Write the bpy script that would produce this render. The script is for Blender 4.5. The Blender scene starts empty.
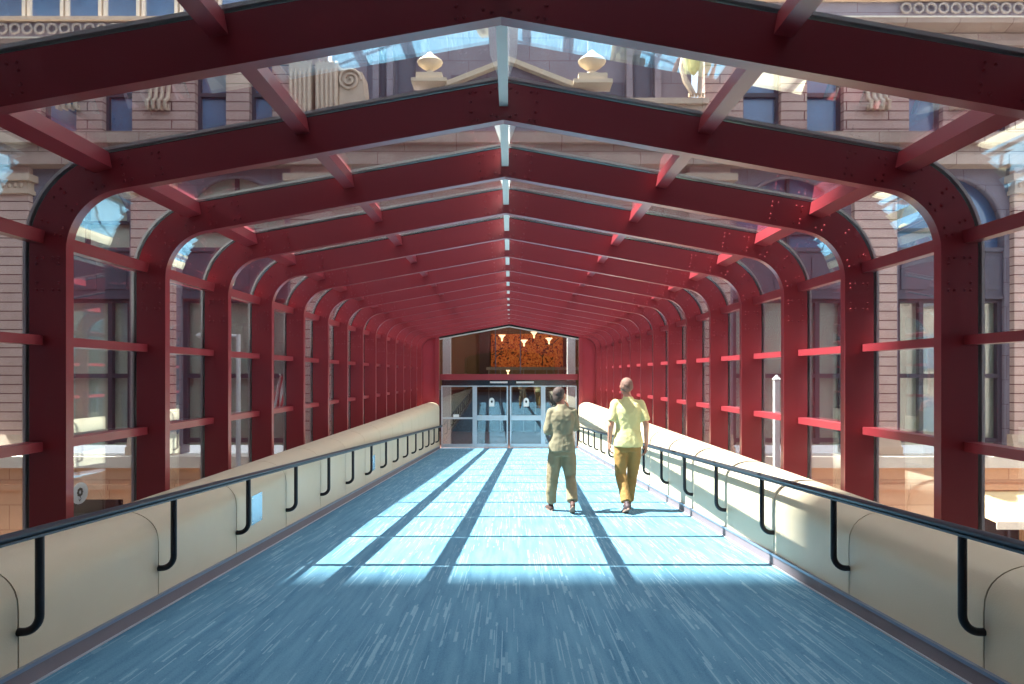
import bpy, bmesh, math, random
from mathutils import Vector, Matrix, Quaternion
random.seed(4)
sc = bpy.context.scene
COL = sc.collection
PI = math.pi

# ------------------------------------------------------------------ constants (metres)
CAMX, CAMZ, FPX = 0.045, 1.38, 683.0
SLOPE = -0.0483                      # the carpeted walk falls 1:20 away from the camera
BAY = 1.33
def ribY(k): return BAY * (k + 2.48)
def floor_z(y): return SLOPE * y
Y0, YEND = -3.0, 23.3
CREST = 0.05      # foot of the glazing, behind the parapet
WCREST = 0.455    # top of the rounded parapet

# ------------------------------------------------------------------ materials
def new_mat(name):
    m = bpy.data.materials.new(name); m.use_nodes = True
    nt = m.node_tree; b = nt.nodes['Principled BSDF']
    return m, nt, b
def lin(c):
    return tuple(((v/255)/12.92 if v/255 <= .04045 else ((v/255+.055)/1.055)**2.4) for v in c) + (1,)
def paint(name, rgb, rough=.5, metal=0, spec=.5, var=.06, scale=6, bump=0, bscale=80, coat=0):
    m, nt, b = new_mat(name)
    N, L = nt.nodes, nt.links
    b.inputs['Roughness'].default_value = rough
    b.inputs['Metallic'].default_value = metal
    b.inputs['Specular IOR Level'].default_value = spec
    b.inputs['Coat Weight'].default_value = coat; b.inputs['Coat Roughness'].default_value = .18
    tc = N.new('ShaderNodeTexCoord'); nz = N.new('ShaderNodeTexNoise'); nz.inputs['Scale'].default_value = scale
    nz.inputs['Detail'].default_value = 4
    L.new(tc.outputs['Object'], nz.inputs['Vector'])
    mx = N.new('ShaderNodeMix'); mx.data_type = 'RGBA'
    c = lin(rgb)
    mx.inputs[6].default_value = tuple(v*(1-var) for v in c[:3])+(1,)
    mx.inputs[7].default_value = tuple(min(1, v*(1+var)) for v in c[:3])+(1,)
    L.new(nz.outputs['Fac'], mx.inputs[0]); L.new(mx.outputs[2], b.inputs['Base Color'])
    if bump:
        n2 = N.new('ShaderNodeTexNoise'); n2.inputs['Scale'].default_value = bscale
        L.new(tc.outputs['Object'], n2.inputs['Vector'])
        bp = N.new('ShaderNodeBump'); bp.inputs['Strength'].default_value = bump; bp.inputs['Distance'].default_value = .01
        L.new(n2.outputs['Fac'], bp.inputs['Height']); L.new(bp.outputs['Normal'], b.inputs['Normal'])
    return m
def math_node(nt, op, a=None, b=None, c=None):
    n = nt.nodes.new('ShaderNodeMath'); n.operation = op
    for i, v in enumerate((a, b, c)):
        if v is None: continue
        if isinstance(v, (int, float)): n.inputs[i].default_value = v
        else: nt.links.new(v, n.inputs[i])
    return n.outputs[0]
def glass_mat(name, tint=(.86, .9, .92), f0=.06, fmax=.7, power=5.0):
    m = bpy.data.materials.new(name); m.use_nodes = True
    nt = m.node_tree; N, L = nt.nodes, nt.links; N.clear()
    out = N.new('ShaderNodeOutputMaterial'); mix = N.new('ShaderNodeMixShader')
    tr = N.new('ShaderNodeBsdfTransparent'); tr.inputs[0].default_value = tint+(1,)
    gl = N.new('ShaderNodeBsdfGlossy'); gl.inputs['Roughness'].default_value = 0.0
    gl.inputs['Color'].default_value = (.9, .97, 1, 1)
    geo = N.new('ShaderNodeNewGeometry'); dot = N.new('ShaderNodeVectorMath'); dot.operation = 'DOT_PRODUCT'
    L.new(geo.outputs['Normal'], dot.inputs[0]); L.new(geo.outputs['Incoming'], dot.inputs[1])
    a = math_node(nt, 'ABSOLUTE', dot.outputs['Value'])
    p = math_node(nt, 'POWER', math_node(nt, 'SUBTRACT', 1.0, a), power)
    f = math_node(nt, 'MULTIPLY_ADD', p, fmax - f0, f0)
    L.new(f, mix.inputs[0]); L.new(tr.outputs[0], mix.inputs[1]); L.new(gl.outputs[0], mix.inputs[2])
    L.new(mix.outputs[0], out.inputs[0])
    return m
def masonry(name, rgb1, rgb2, mortar, bw, bh, ms=.012, rough=.8, axis='XZ', noise=.25, offset=.5):
    m, nt, b = new_mat(name); N, L = nt.nodes, nt.links
    b.inputs['Roughness'].default_value = rough
    tc = N.new('ShaderNodeTexCoord'); sep = N.new('ShaderNodeSeparateXYZ'); cmb = N.new('ShaderNodeCombineXYZ')
    L.new(tc.outputs['Object'], sep.inputs[0])
    L.new(sep.outputs[axis[0]], cmb.inputs[0]); L.new(sep.outputs[axis[1]], cmb.inputs[1])
    br = N.new('ShaderNodeTexBrick'); br.inputs['Scale'].default_value = 1
    br.inputs['Brick Width'].default_value = bw; br.inputs['Row Height'].default_value = bh
    br.inputs['Mortar Size'].default_value = ms; br.inputs['Mortar Smooth'].default_value = .2
    br.offset = offset
    br.inputs['Color1'].default_value = lin(rgb1); br.inputs['Color2'].default_value = lin(rgb2)
    br.inputs['Mortar'].default_value = lin(mortar)
    L.new(cmb.outputs[0], br.inputs['Vector'])
    nz = N.new('ShaderNodeTexNoise'); nz.inputs['Scale'].default_value = 1.3; nz.inputs['Detail'].default_value = 6
    L.new(tc.outputs['Object'], nz.inputs['Vector'])
    mx = N.new('ShaderNodeMix'); mx.data_type = 'RGBA'; mx.blend_type = 'MULTIPLY'; mx.inputs[0].default_value = noise*2
    L.new(br.outputs['Color'], mx.inputs[6])
    cr = N.new('ShaderNodeValToRGB'); cr.color_ramp.elements[0].position = .3; cr.color_ramp.elements[1].position = .7
    cr.color_ramp.elements[0].color = (.62, .6, .6, 1)
    L.new(nz.outputs['Fac'], cr.inputs[0]); L.new(cr.outputs[0], mx.inputs[7])
    L.new(mx.outputs[2], b.inputs['Base Color'])
    return m

def carpet_mat():
    m, nt, b = new_mat('carpet'); N, L = nt.nodes, nt.links
    b.inputs['Roughness'].default_value = .95; b.inputs['Specular IOR Level'].default_value = .15
    tc = N.new('ShaderNodeTexCoord'); sep = N.new('ShaderNodeSeparateXYZ'); L.new(tc.outputs['Object'], sep.inputs[0])
    X, Y = sep.outputs[0], sep.outputs[1]
    def dash(w, ln, thr, seed):
        u = math_node(nt, 'FLOOR', math_node(nt, 'DIVIDE', X, w))
        w1 = N.new('ShaderNodeTexWhiteNoise'); w1.noise_dimensions = '2D'
        c1 = N.new('ShaderNodeCombineXYZ'); L.new(u, c1.inputs[0]); c1.inputs[1].default_value = seed
        L.new(c1.outputs[0], w1.inputs['Vector'])
        yy = math_node(nt, 'ADD', math_node(nt, 'DIVIDE', Y, ln), math_node(nt, 'MULTIPLY', w1.outputs['Value'], 17.3))
        v = math_node(nt, 'FLOOR', yy); fr = math_node(nt, 'FRACT', yy)
        w2 = N.new('ShaderNodeTexWhiteNoise'); w2.noise_dimensions = '3D'
        c2 = N.new('ShaderNodeCombineXYZ'); L.new(u, c2.inputs[0]); L.new(v, c2.inputs[1]); c2.inputs[2].default_value = seed
        L.new(c2.outputs[0], w2.inputs['Vector'])
        sepc = N.new('ShaderNodeSeparateColor'); L.new(w2.outputs['Color'], sepc.inputs[0])
        on = math_node(nt, 'GREATER_THAN', w2.outputs['Value'], thr)
        lenr = math_node(nt, 'MULTIPLY_ADD', sepc.outputs[1], .7, .3)
        return math_node(nt, 'MULTIPLY', math_node(nt, 'MULTIPLY', on, math_node(nt, 'LESS_THAN', fr, lenr)),
                         math_node(nt, 'MULTIPLY_ADD', sepc.outputs[2], .6, .4))
    cl = N.new('ShaderNodeTexNoise'); cl.inputs['Scale'].default_value = 1.0; cl.inputs['Detail'].default_value = 3
    mp = N.new('ShaderNodeMapping'); mp.inputs['Scale'].default_value = (2.6, .9, 1); L.new(tc.outputs['Object'], mp.inputs[0]); L.new(mp.outputs[0], cl.inputs['Vector'])
    thr = math_node(nt, 'MULTIPLY_ADD', cl.outputs['Fac'], -.62, 1.23)
    d1 = dash(.0095, .52, thr, 1.0); d2 = dash(.016, .36, thr, 5.0); d3 = dash(.006, .85, thr, 9.0)
    dd = math_node(nt, 'MAXIMUM', math_node(nt, 'MAXIMUM', d1, d2), d3)
    # broad tonal patches, stretched along the walk
    n2 = N.new('ShaderNodeTexNoise'); n2.inputs['Scale'].default_value = 2.0; n2.inputs['Detail'].default_value = 5
    mp2 = N.new('ShaderNodeMapping'); mp2.inputs['Scale'].default_value = (9, .7, 1); L.new(tc.outputs['Object'], mp2.inputs[0]); L.new(mp2.outputs[0], n2.inputs['Vector'])
    n3 = N.new('ShaderNodeTexNoise'); n3.inputs['Scale'].default_value = 130; L.new(tc.outputs['Object'], n3.inputs['Vector'])
    r = math_node(nt, 'MULTIPLY_ADD', n3.outputs['Fac'], .62, math_node(nt, 'MULTIPLY', n2.outputs['Fac'], .9))
    cr = N.new('ShaderNodeValToRGB'); e = cr.color_ramp.elements
    e[0].position = .45; e[0].color = CARPET_A; e[1].position = .95; e[1].color = CARPET_B
    L.new(r, cr.inputs[0])
    mx = N.new('ShaderNodeMix'); mx.data_type = 'RGBA'; L.new(math_node(nt, 'MULTIPLY', dd, math_node(nt, 'MULTIPLY_ADD', n3.outputs['Fac'], .9, .25)), mx.inputs[0])
    L.new(cr.outputs[0], mx.inputs[6]); mx.inputs[7].default_value = CARPET_C
    L.new(mx.outputs[2], b.inputs['Base Color'])
    bp = N.new('ShaderNodeBump'); bp.inputs['Strength'].default_value = .35; bp.inputs['Distance'].default_value = .004
    L.new(n3.outputs['Fac'], bp.inputs['Height']); L.new(bp.outputs['Normal'], b.inputs['Normal'])
    return m
CARPET_A, CARPET_B, CARPET_C = (.066, .18, .275, 1), (.15, .31, .41, 1), (.30, .47, .55, 1)

M = {}
M['carpet'] = carpet_mat()
M['maroon'] = paint('maroon_paint', (150, 51, 58), rough=.34, spec=.6, var=.05, scale=3, coat=.15)
M['maroon_end'] = paint('maroon_panel', (162, 58, 68), rough=.3, spec=.5)
M['gasket'] = paint('black_rubber', (12, 12, 14), rough=.6)
M['alu'] = paint('aluminium', (214, 210, 202), rough=.35, metal=.25)
M['alu_bright'] = paint('bright_aluminium', (205, 212, 218), rough=.3, metal=.35)
M['alu_dark'] = paint('dark_mirror_aluminium', (120, 124, 134), rough=.15, metal=.95)
M['ridge'] = paint('pale_ridge_bar', (232, 228, 220), rough=.45)
M['cladding'] = paint('fibreglass_cladding', (212, 195, 165), rough=.42, spec=.4, var=.04, scale=4, bump=.12, bscale=120)
M['joint'] = paint('joint_filler', (128, 116, 100), rough=.8)
M['base'] = paint('mauve_baseboard', (128, 116, 120), rough=.6, bump=.2, bscale=200)
M['base_cap'] = paint('baseboard_cap', (140, 152, 172), rough=.35, metal=.5)
M['edge'] = paint('carpet_edge_strip', (205, 205, 210), rough=.4, metal=.3)
M['rail'] = paint('rail_metal', (66, 70, 78), rough=.38, metal=.5)
M['bracket'] = paint('bracket_metal', (34, 34, 40), rough=.4, metal=.3)
M['glass'] = glass_mat('roof_glass', f0=.08, fmax=.9, power=2.7)
M['door_glass'] = glass_mat('door_glass', tint=(.84, .86, .87), f0=.13, fmax=.7)
M['steel_plate'] = paint('brushed_steel_plate', (190, 205, 215), rough=.22, metal=.8)
M['white'] = paint('white_enamel', (236, 236, 232), rough=.4)
M['black'] = paint('black_print', (16, 16, 18), rough=.6)
M['brick'] = masonry('pink_sandstone_courses', (200, 168, 158), (208, 178, 166), (96, 66, 64), 3.1, .335, .022, noise=.2)
M['pilaster'] = masonry('plain_pink_courses', (214, 184, 172), (222, 194, 182), (104, 74, 70), 60, .335, .022, noise=.2)
M['stone'] = masonry('buff_stone_blocks', (200, 178, 162), (188, 164, 150), (120, 100, 92), 1.9, .62, .014, noise=.3)
M['stone_plain'] = paint('carved_buff_stone', (206, 184, 162), rough=.8, var=.15, scale=5, bump=.3, bscale=14)
M['stone_grey'] = masonry('grey_stone_panels', (138, 134, 146), (146, 140, 150), (96, 92, 104), 1.6, .9, .012, noise=.2)  # one even grey stone for walls, mouldings and recessed parts
M['stone_pale'] = paint('grey_buff_stone', (160, 152, 148), rough=.8, var=.1)
M['urn'] = paint('cream_limestone', (220, 200, 172), rough=.75, var=.1, scale=9)
M['ledge'] = paint('pale_ledge_stone', (236, 222, 204), rough=.7, var=.06)
M['granite'] = masonry('orange_granite', (236, 184, 146), (230, 174, 134), (170, 118, 88), 2.4, .9, .012, noise=.15)
M['winframe'] = paint('dark_window_frame', (66, 62, 74), rough=.5)
M['spandrel'] = paint('dark_bronze_spandrel', (84, 84, 98), rough=.45, var=.15, scale=4)
M['blind'] = paint('drawn_blind_window', (198, 202, 182), rough=.5, var=.1, scale=1)
M['skywin'] = paint('sky_painted_window', (92, 122, 158), rough=.08, spec=.9, var=.3, scale=1.1)  # blue sky reflection painted into the window colour
M['winglass'] = glass_mat('street_window_glass', tint=(.95, .96, .96), f0=.10, fmax=.8)
M['asphalt'] = paint('asphalt', (92, 92, 94), rough=.9, var=.15, scale=.6)
M['pave'] = masonry('sidewalk_slabs', (170, 164, 156), (160, 154, 148), (110, 106, 100), 1.5, 1.5, .02, axis='XY')
M['awning'] = paint('cream_awning_canvas', (244, 220, 168), rough=.8)
M['dark'] = paint('dark_opening', (52, 40, 44), rough=.7)
M['brownwall'] = paint('brown_lobby_wall', (112, 88, 66), rough=.8, bump=.2, bscale=30)
M['brown_dark'] = paint('dark_wood', (58, 34, 34), rough=.5, var=.2)
M['lobbyfloor'] = masonry('lobby_floor', (128, 92, 78), (116, 84, 72), (86, 62, 52), 1.0, 1.0, .01, axis='XY', rough=.3)
M['jamb'] = paint('pale_jamb', (196, 196, 192), rough=.6)
M['grey'] = paint('grey_plaster', (126, 118, 112), rough=.8)
M['bronze'] = paint('aged_bronze', (150, 124, 72), rough=.45, metal=.4)
M['skin'] = paint('skin', (206, 146, 120), rough=.55, var=.05, scale=20)
M['skin2'] = paint('skin_tan', (186, 128, 104), rough=.55, var=.05, scale=20)
M['yellow'] = paint('yellow_shirt_cotton', (224, 212, 148), rough=.85, var=.07, scale=9, bump=.4, bscale=30)
M['mustard'] = paint('mustard_trousers', (160, 122, 66), rough=.85, var=.12, scale=8, bump=.4, bscale=26)
M['khaki'] = paint('khaki_shirt', (138, 128, 102), rough=.9, var=.05, scale=7, bump=.4, bscale=26)
M['khaki2'] = paint('khaki_trousers', (146, 128, 98), rough=.9, var=.12, scale=7, bump=.4, bscale=26)
M['hair'] = paint('brown_grey_hair', (74, 58, 52), rough=.7, var=.3, scale=60, bump=.6, bscale=160)
M['hair2'] = paint('short_grey_hair', (132, 98, 84), rough=.7, var=.3, scale=60, bump=.5, bscale=160)
M['shoe'] = paint('brown_shoe_leather', (84, 54, 46), rough=.6)
M['shoe2'] = paint('grey_brown_shoe', (74, 58, 62), rough=.6)
M['sole'] = paint('pale_sole', (150, 120, 104), rough=.8)
M['belt'] = paint('belt', (60, 44, 34), rough=.5)
def emis(name, rgb, s):
    m = bpy.data.materials.new(name); m.use_nodes = True; nt = m.node_tree; nt.nodes.clear()
    o = nt.nodes.new('ShaderNodeOutputMaterial'); e = nt.nodes.new('ShaderNodeEmission')
    e.inputs[0].default_value = lin(rgb); e.inputs[1].default_value = s; nt.links.new(e.outputs[0], o.inputs[0]); return m
M['lamp_glow'] = emis('lamp_glow', (255, 206, 150), 3.2)
def art_mat():
    m, nt, b = new_mat('orange_artwork'); N, L = nt.nodes, nt.links
    tc = N.new('ShaderNodeTexCoord')
    n1 = N.new('ShaderNodeTexNoise'); n1.inputs['Scale'].default_value = 7.5; n1.inputs['Detail'].default_value = 5; n1.inputs['Distortion'].default_value = 1.6
    L.new(tc.outputs['Object'], n1.inputs['Vector'])
    cr = N.new('ShaderNodeValToRGB'); e = cr.color_ramp.elements
    e[0].position = .38; e[0].color = lin((80, 30, 14)); e[1].position = .46; e[1].color = lin((224, 104, 34))
    x = e.new(.66); x.color = lin((244, 158, 76))
    L.new(n1.outputs['Fac'], cr.inputs[0]); L.new(cr.outputs[0], b.inputs['Base Color']); b.inputs['Roughness'].default_value = .7
    return m
M['art'] = art_mat()
def flag_mat():
    m, nt, b = new_mat('striped_flag_cloth'); N, L = nt.nodes, nt.links
    tc = N.new('ShaderNodeTexCoord'); sep = N.new('ShaderNodeSeparateXYZ'); L.new(tc.outputs['Object'], sep.inputs[0])
    s = math_node(nt, 'FRACT', math_node(nt, 'MULTIPLY', math_node(nt, 'ADD', sep.outputs[0], math_node(nt, 'MULTIPLY', sep.outputs[2], -.16)), 8.0))
    g = math_node(nt, 'GREATER_THAN', s, .5)
    mx = N.new('ShaderNodeMix'); mx.data_type = 'RGBA'; L.new(g, mx.inputs[0]); mx.inputs[6].default_value = lin((200, 40, 48)); mx.inputs[7].default_value = lin((240, 236, 232))
    L.new(mx.outputs[2], b.inputs['Base Color']); b.inputs['Roughness'].default_value = .8
    return m
M['flag'] = flag_mat()

# ------------------------------------------------------------------ mesh helpers
class MB:
    def __init__(s): s.v = []; s.f = []
    def add(s, vs, fs):
        o = len(s.v); s.v += [tuple(v) for v in vs]; s.f += [tuple(i+o for i in f) for f in fs]; return s
    def box(s, x0, x1, y0, y1, z0, z1):
        vs = [(x0,y0,z0),(x1,y0,z0),(x1,y1,z0),(x0,y1,z0),(x0,y0,z1),(x1,y0,z1),(x1,y1,z1),(x0,y1,z1)]
        return s.add(vs, [(3,2,1,0),(4,5,6,7),(0,1,5,4),(1,2,6,5),(2,3,7,6),(3,0,4,7)])
    def prism(s, poly, a, b, axis='Y'):
        """poly: list of 2-D points; extruded from a to b along axis."""
        n = len(poly)
        def P(p, t):
            return {'Y': (p[0], t, p[1]), 'X': (t, p[0], p[1]), 'Z': (p[0], p[1], t)}[axis]
        vs = [P(p, a) for p in poly] + [P(p, b) for p in poly]
        fs = [tuple(range(n)), tuple(reversed(range(n, 2*n)))] + [(i, i+n, (i+1) % n + n, (i+1) % n) for i in range(n)]
        return s.add(vs, fs)
    def tube(s, pts, r, seg=10, flat=None, cap=True):
        pts = [Vector(p) for p in pts]; n = len(pts); rs = r if isinstance(r, (list, tuple)) else [r]*n
        up = None; vs = []
        for i, p in enumerate(pts):
            t = (pts[min(i+1, n-1)] - pts[max(i-1, 0)]).normalized()
            if up is None:
                up = Vector((0,0,1)) if abs(t.z) < .9 else Vector((0,1,0))
            a = t.cross(up).normalized(); b2 = a.cross(t).normalized(); up = b2
            for j in range(seg):
                an = 2*PI*j/seg
                vs.append(p + a*math.cos(an)*rs[i] + b2*math.sin(an)*rs[i])
        fs = [(i*seg+j, i*seg+(j+1) % seg, (i+1)*seg+(j+1) % seg, (i+1)*seg+j) for i in range(n-1) for j in range(seg)]
        if cap: fs += [tuple(reversed(range(seg))), tuple((n-1)*seg+j for j in range(seg))]
        return s.add(vs, fs)
    def lathe(s, prof, c=(0,0,0), seg=24, sx=1, sy=1):
        vs = []; n = len(prof)
        for r, z in prof:
            for j in range(seg):
                a = 2*PI*j/seg; vs.append((c[0]+r*math.cos(a)*sx, c[1]+r*math.sin(a)*sy, c[2]+z))
        fs = [(i*seg+j, i*seg+(j+1) % seg, (i+1)*seg+(j+1) % seg, (i+1)*seg+j) for i in range(n-1) for j in range(seg)]
        fs += [tuple(reversed(range(seg))), tuple((n-1)*seg+j for j in range(seg))]
        return s.add(vs, fs)
    def ell(s, c, rx, ry, rz, seg=16, rings=10, rot=None):
        vs = []; fs = []
        for i in range(rings+1):
            th = PI*i/rings
            for j in range(seg):
                a = 2*PI*j/seg; v = Vector((rx*math.sin(th)*math.cos(a), ry*math.sin(th)*math.sin(a), rz*math.cos(th)))
                if rot: v = rot @ v
                vs.append(Vector(c)+v)
        for i in range(rings):
            for j in range(seg): fs.append((i*seg+j, (i+1)*seg+j, (i+1)*seg+(j+1) % seg, i*seg+(j+1) % seg))
        return s.add(vs, fs)
    def mesh(s, name, m, smooth=False):
        me = bpy.data.meshes.new(name); me.from_pydata(s.v, [], s.f)
        bm = bmesh.new(); bm.from_mesh(me)
        bmesh.ops.remove_doubles(bm, verts=bm.verts, dist=1e-6)
        bmesh.ops.recalc_face_normals(bm, faces=bm.faces); bm.to_mesh(me); bm.free()
        me.materials.append(m)
        if smooth:
            me.polygons.foreach_set('use_smooth', [True]*len(me.polygons))
            if smooth != 'all': me.set_sharp_from_angle(angle=math.radians(38))
        return me
    def build(s, name, m, parent=None, smooth=False, loc=(0,0,0)):
        return link(name, s.mesh(name, m, smooth), parent, loc)
def link(name, me, parent=None, loc=(0,0,0)):
    o = bpy.data.objects.new(name, me); COL.objects.link(o); o.location = loc
    if parent: o.parent = parent
    return o
def empty(name, loc=(0,0,0)):
    o = bpy.data.objects.new(name, None); COL.objects.link(o); o.location = loc; o.empty_display_size = .2; return o
def tag(o, label=None, cat=None, group=None, kind=None):
    if label: o['label'] = label
    if cat: o['category'] = cat
    if group: o['group'] = group
    if kind: o['kind'] = kind
    return o
ORD = ['nearest','second','third','fourth','fifth','sixth','seventh','eighth','ninth','tenth','eleventh','twelfth','thirteenth','fourteenth','fifteenth','sixteenth','seventeenth','eighteenth']

# ------------------------------------------------------------------ portal profile
XI, RI, PITCH = 2.965, 0.42, math.radians(10.2)
ZR = 3.11
ZC = ZR - math.tan(PITCH)*(XI-RI) - RI/math.cos(PITCH)
XC = -XI + RI
L1 = ZC - CREST
ARC = PI/2 - PITCH
L2 = RI*ARC
XT = -(XC - RI*math.sin(PITCH))            # |x| where the roof slope starts
L3 = XT/math.cos(PITCH)
LT = L1+L2+L3
def P(s, off):
    """left half: s from the parapet up to the ridge; off measured outward."""
    if s <= L1: return (-XI-off, CREST+s)
    if s <= L1+L2:
        a = PI - (s-L1)/RI
        return (XC+(RI+off)*math.cos(a), ZC+(RI+off)*math.sin(a))
    t = (s-L1-L2)
    x = -XT + t*math.cos(PITCH); z = ZR - math.tan(PITCH)*abs(x)
    # near the ridge the offset is vertical so both halves meet
    w = max(0.0, 1-(LT-s)/.5)
    return (x - off*math.sin(PITCH)*(1-w), z + off*(math.cos(PITCH)*(1-w)+w/math.cos(PITCH)))
def half(off, s0, s1, n=None):
    ss = [s0]
    for v in (L1, L1+L2, LT-.5, LT-.25):
        if s0 < v < s1: ss.append(v)
    k = 14
    for i in range(1, k):
        v = L1+L2*i/k
        if s0 < v < s1: ss.append(v)
    ss.append(s1); ss = sorted(set(ss))
    return [P(s, off) for s in ss]
def band(mb, off0, off1, y0, y1, s0=0.0, s1=LT, side=0):
    """solid following the profile between two offsets; side -1, +1 or 0 (whole arch)"""
    def seg(inner, outer, caps=True):
        n = len(inner); vs = []
        for (p, q) in zip(inner, outer):
            vs += [(p[0], y0, p[1]), (q[0], y0, q[1]), (q[0], y1, q[1]), (p[0], y1, p[1])]
        fs = []
        for i in range(n-1):
            a, b = 4*i, 4*i+4
            for j in range(4): fs.append((a+j, a+(j+1) % 4, b+(j+1) % 4, b+j))
        fs += [(0,3,2,1), (4*n-4, 4*n-3, 4*n-2, 4*n-1)]
        mb.add(vs, fs)
    i, o = half(off0, s0, s1), half(off1, s0, s1)
    if side == 0:
        i += [(-x, z) for x, z in reversed(i[:-1])]; o += [(-x, z) for x, z in reversed(o[:-1])]
    elif side == 1:
        i = [(-x, z) for x, z in i]; o = [(-x, z) for x, z in o]
    seg(i, o)
    return mb

RW = .08   # frame thickness along the walk
# bolt heads on the webs
def bolt_positions():
    out = []
    def rect(s0, w, full=True):
        for off in (.035, .085, .165, .215): out.append((s0, off))
        for off in (.035, .215): out.append((s0+w, off))
    # ridge splice
    for (d, offs) in ((.215, (.03,.09,.16,.22)), (.178, (.03,.22)), (.085, (.05,.2)), (.045, (.03,.22))):
        for o in offs: out.append((LT-d, o))
    sa, sb = L1, L1+L2
    for (s, offs) in ((sa-.27, (.05,.09,.16,.2)), (sa-.22, (.05,.2)), (sa-.09, (.05,.2)), (sa-.05, (.05,.09,.16,.2)),
                      (sa+.09, (.05,.09,.2)), (sa+.14, (.05,.16,.2)), (sa+.26, (.05,.1,.2)), (sa+.31, (.05,.16,.2)),
                      (sb-.13, (.05,.1,.2)), (sb-.08, (.05,.2)), (sb+.06, (.05,.09,.16,.2)), (sb+.11, (.05,.2)),
                      (sb+.27, (.05,.2)), (sb+.32, (.05,.09,.16,.2))):
        for o in offs: out.append((s, o))
    return out
def rib_mesh():
    mb = MB(); band(mb, 0, .25, 0, RW)
    for (s, off) in bolt_positions():
        x, z = P(s, off)
        for sg in (1, -1):
            c = (x*sg, z); r = .0115; vs = []; seg = 6
            for ring, rr, yy in ((0, r, 0.0), (1, r*.7, -.012)):
                for j in range(seg):
                    a = 2*PI*j/seg; vs.append((c[0]+rr*math.cos(a), yy, c[1]+rr*math.sin(a)))
            fs = [(j, (j+1) % seg, seg+(j+1) % seg, seg+j) for j in range(seg)] + [tuple(range(seg, 2*seg))]
            mb.add(vs, fs)
    return mb.mesh('rib', M['maroon'])
def box_at(s, th, o0, o1, y0, y1, sg):
    x0, z0 = P(s-th/2, o0); x1, z1 = P(s+th/2, o0); x2, z2 = P(s+th/2, o1); x3, z3 = P(s-th/2, o1)
    mb = MB(); mb.prism([(sg*x0, z0), (sg*x1, z1), (sg*x2, z2), (sg*x3, z3)], y0, y1); return mb
S_P3, S_P2, S_P1 = .896-CREST, 1.616-CREST, 2.305-CREST-.015
S_EAVE = L1+L2-.045
S_MID = L1+L2+(XT-1.33)/math.cos(PITCH)
rib_me = rib_mesh()
gask_me = band(MB(), .2505, .261, .016, .064).mesh('gasket', M['gasket'])
cap_me = band(MB(), .276, .296, .0, .08).mesh('glazing_cap', M['alu'])
purl = []
for (s, th, o0) in ((S_P3, .065, .145), (S_P2, .065, .145), (S_P1, .065, .145), (S_EAVE, .09, .14), (S_MID, .09, .14)):
    for sg in (1, -1):
        purl.append(box_at(s, th, o0, .25, RW+.001, BAY-.016, sg).mesh('purlin', M['maroon']))
rb = MB(); rb.box(-.03, .03, RW+.001, BAY-.016, ZR+.085, ZR+.24); ridge_me = rb.mesh('ridge_bar', M['ridge'])
# panes of one bay
pane_me = []
cuts = [0.006, S_P3, S_P2, S_P1, S_EAVE, S_MID, LT-.012]
for a, b in zip(cuts[:-1], cuts[1:]):
    for sd in (-1, 1):
        pane_me.append(band(MB(), .2615, .2735, .046, BAY+.034, a+.004, b-.004, sd).mesh('pane', M['glass']))
for k in range(-1, 16):
    y = ribY(k) if k < 15 else YEND-.09
    last = (k == 15)
    fr = empty('arch_frame', (0, y, 0))
    if k == -1: lab = 'maroon arch frame above the top edge, its roof bars entering at both upper corners'
    elif k == 0: lab = 'dark maroon arch frame topmost in view, its side columns cut off by the edges'
    elif k == 1: lab = 'dark maroon arch frame, nearest of those with both columns in view'
    elif last: lab = 'last maroon arch frame, standing against the red end panels by the doors'
    elif k == 14: lab = 'maroon arch frame last but one before the glass doors'
    else: lab = 'maroon riveted arch frame, %s nearest of those with both columns in view' % ORD[k-1]
    tag(fr, lab, 'arch frame', 'maroon arch frames along the walkway')
    link('rib', rib_me, fr); link('gasket', gask_me, fr); link('glazing_cap', cap_me, fr)
    if not last:
        for me in purl: link('purlin', me, fr) if k < 14 else None
        if k < 14: link('ridge_bar', ridge_me, fr)
        w = empty('window_%d' % (k+2), (0, y, 0)); tag(w, 'clear glazed bay between two maroon arch frames, %s bay' % (ORD[k+1]), 'window', kind='structure')
        for me in pane_me: link('pane', me, w)
# the last bay is a touch shorter: scale its purlins
y14 = ribY(14); ln = (YEND-.09) - y14
fr14 = [o for o in bpy.data.objects if o.name.startswith('arch_frame') and abs(o.location.y-y14) < 1e-4][0]
for (s, th, o0) in ((S_P3, .065, .145), (S_P2, .065, .145), (S_P1, .065, .145), (S_EAVE, .09, .14), (S_MID, .09, .14)):
    for sg in (1, -1): box_at(s, th, o0, .25, RW+.001, ln-.016, sg).build('purlin', M['maroon'], fr14)
rb = MB(); rb.box(-.03, .03, RW+.001, ln-.016, ZR+.085, ZR+.24); rb.build('ridge_bar', M['ridge'], fr14)

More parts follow.
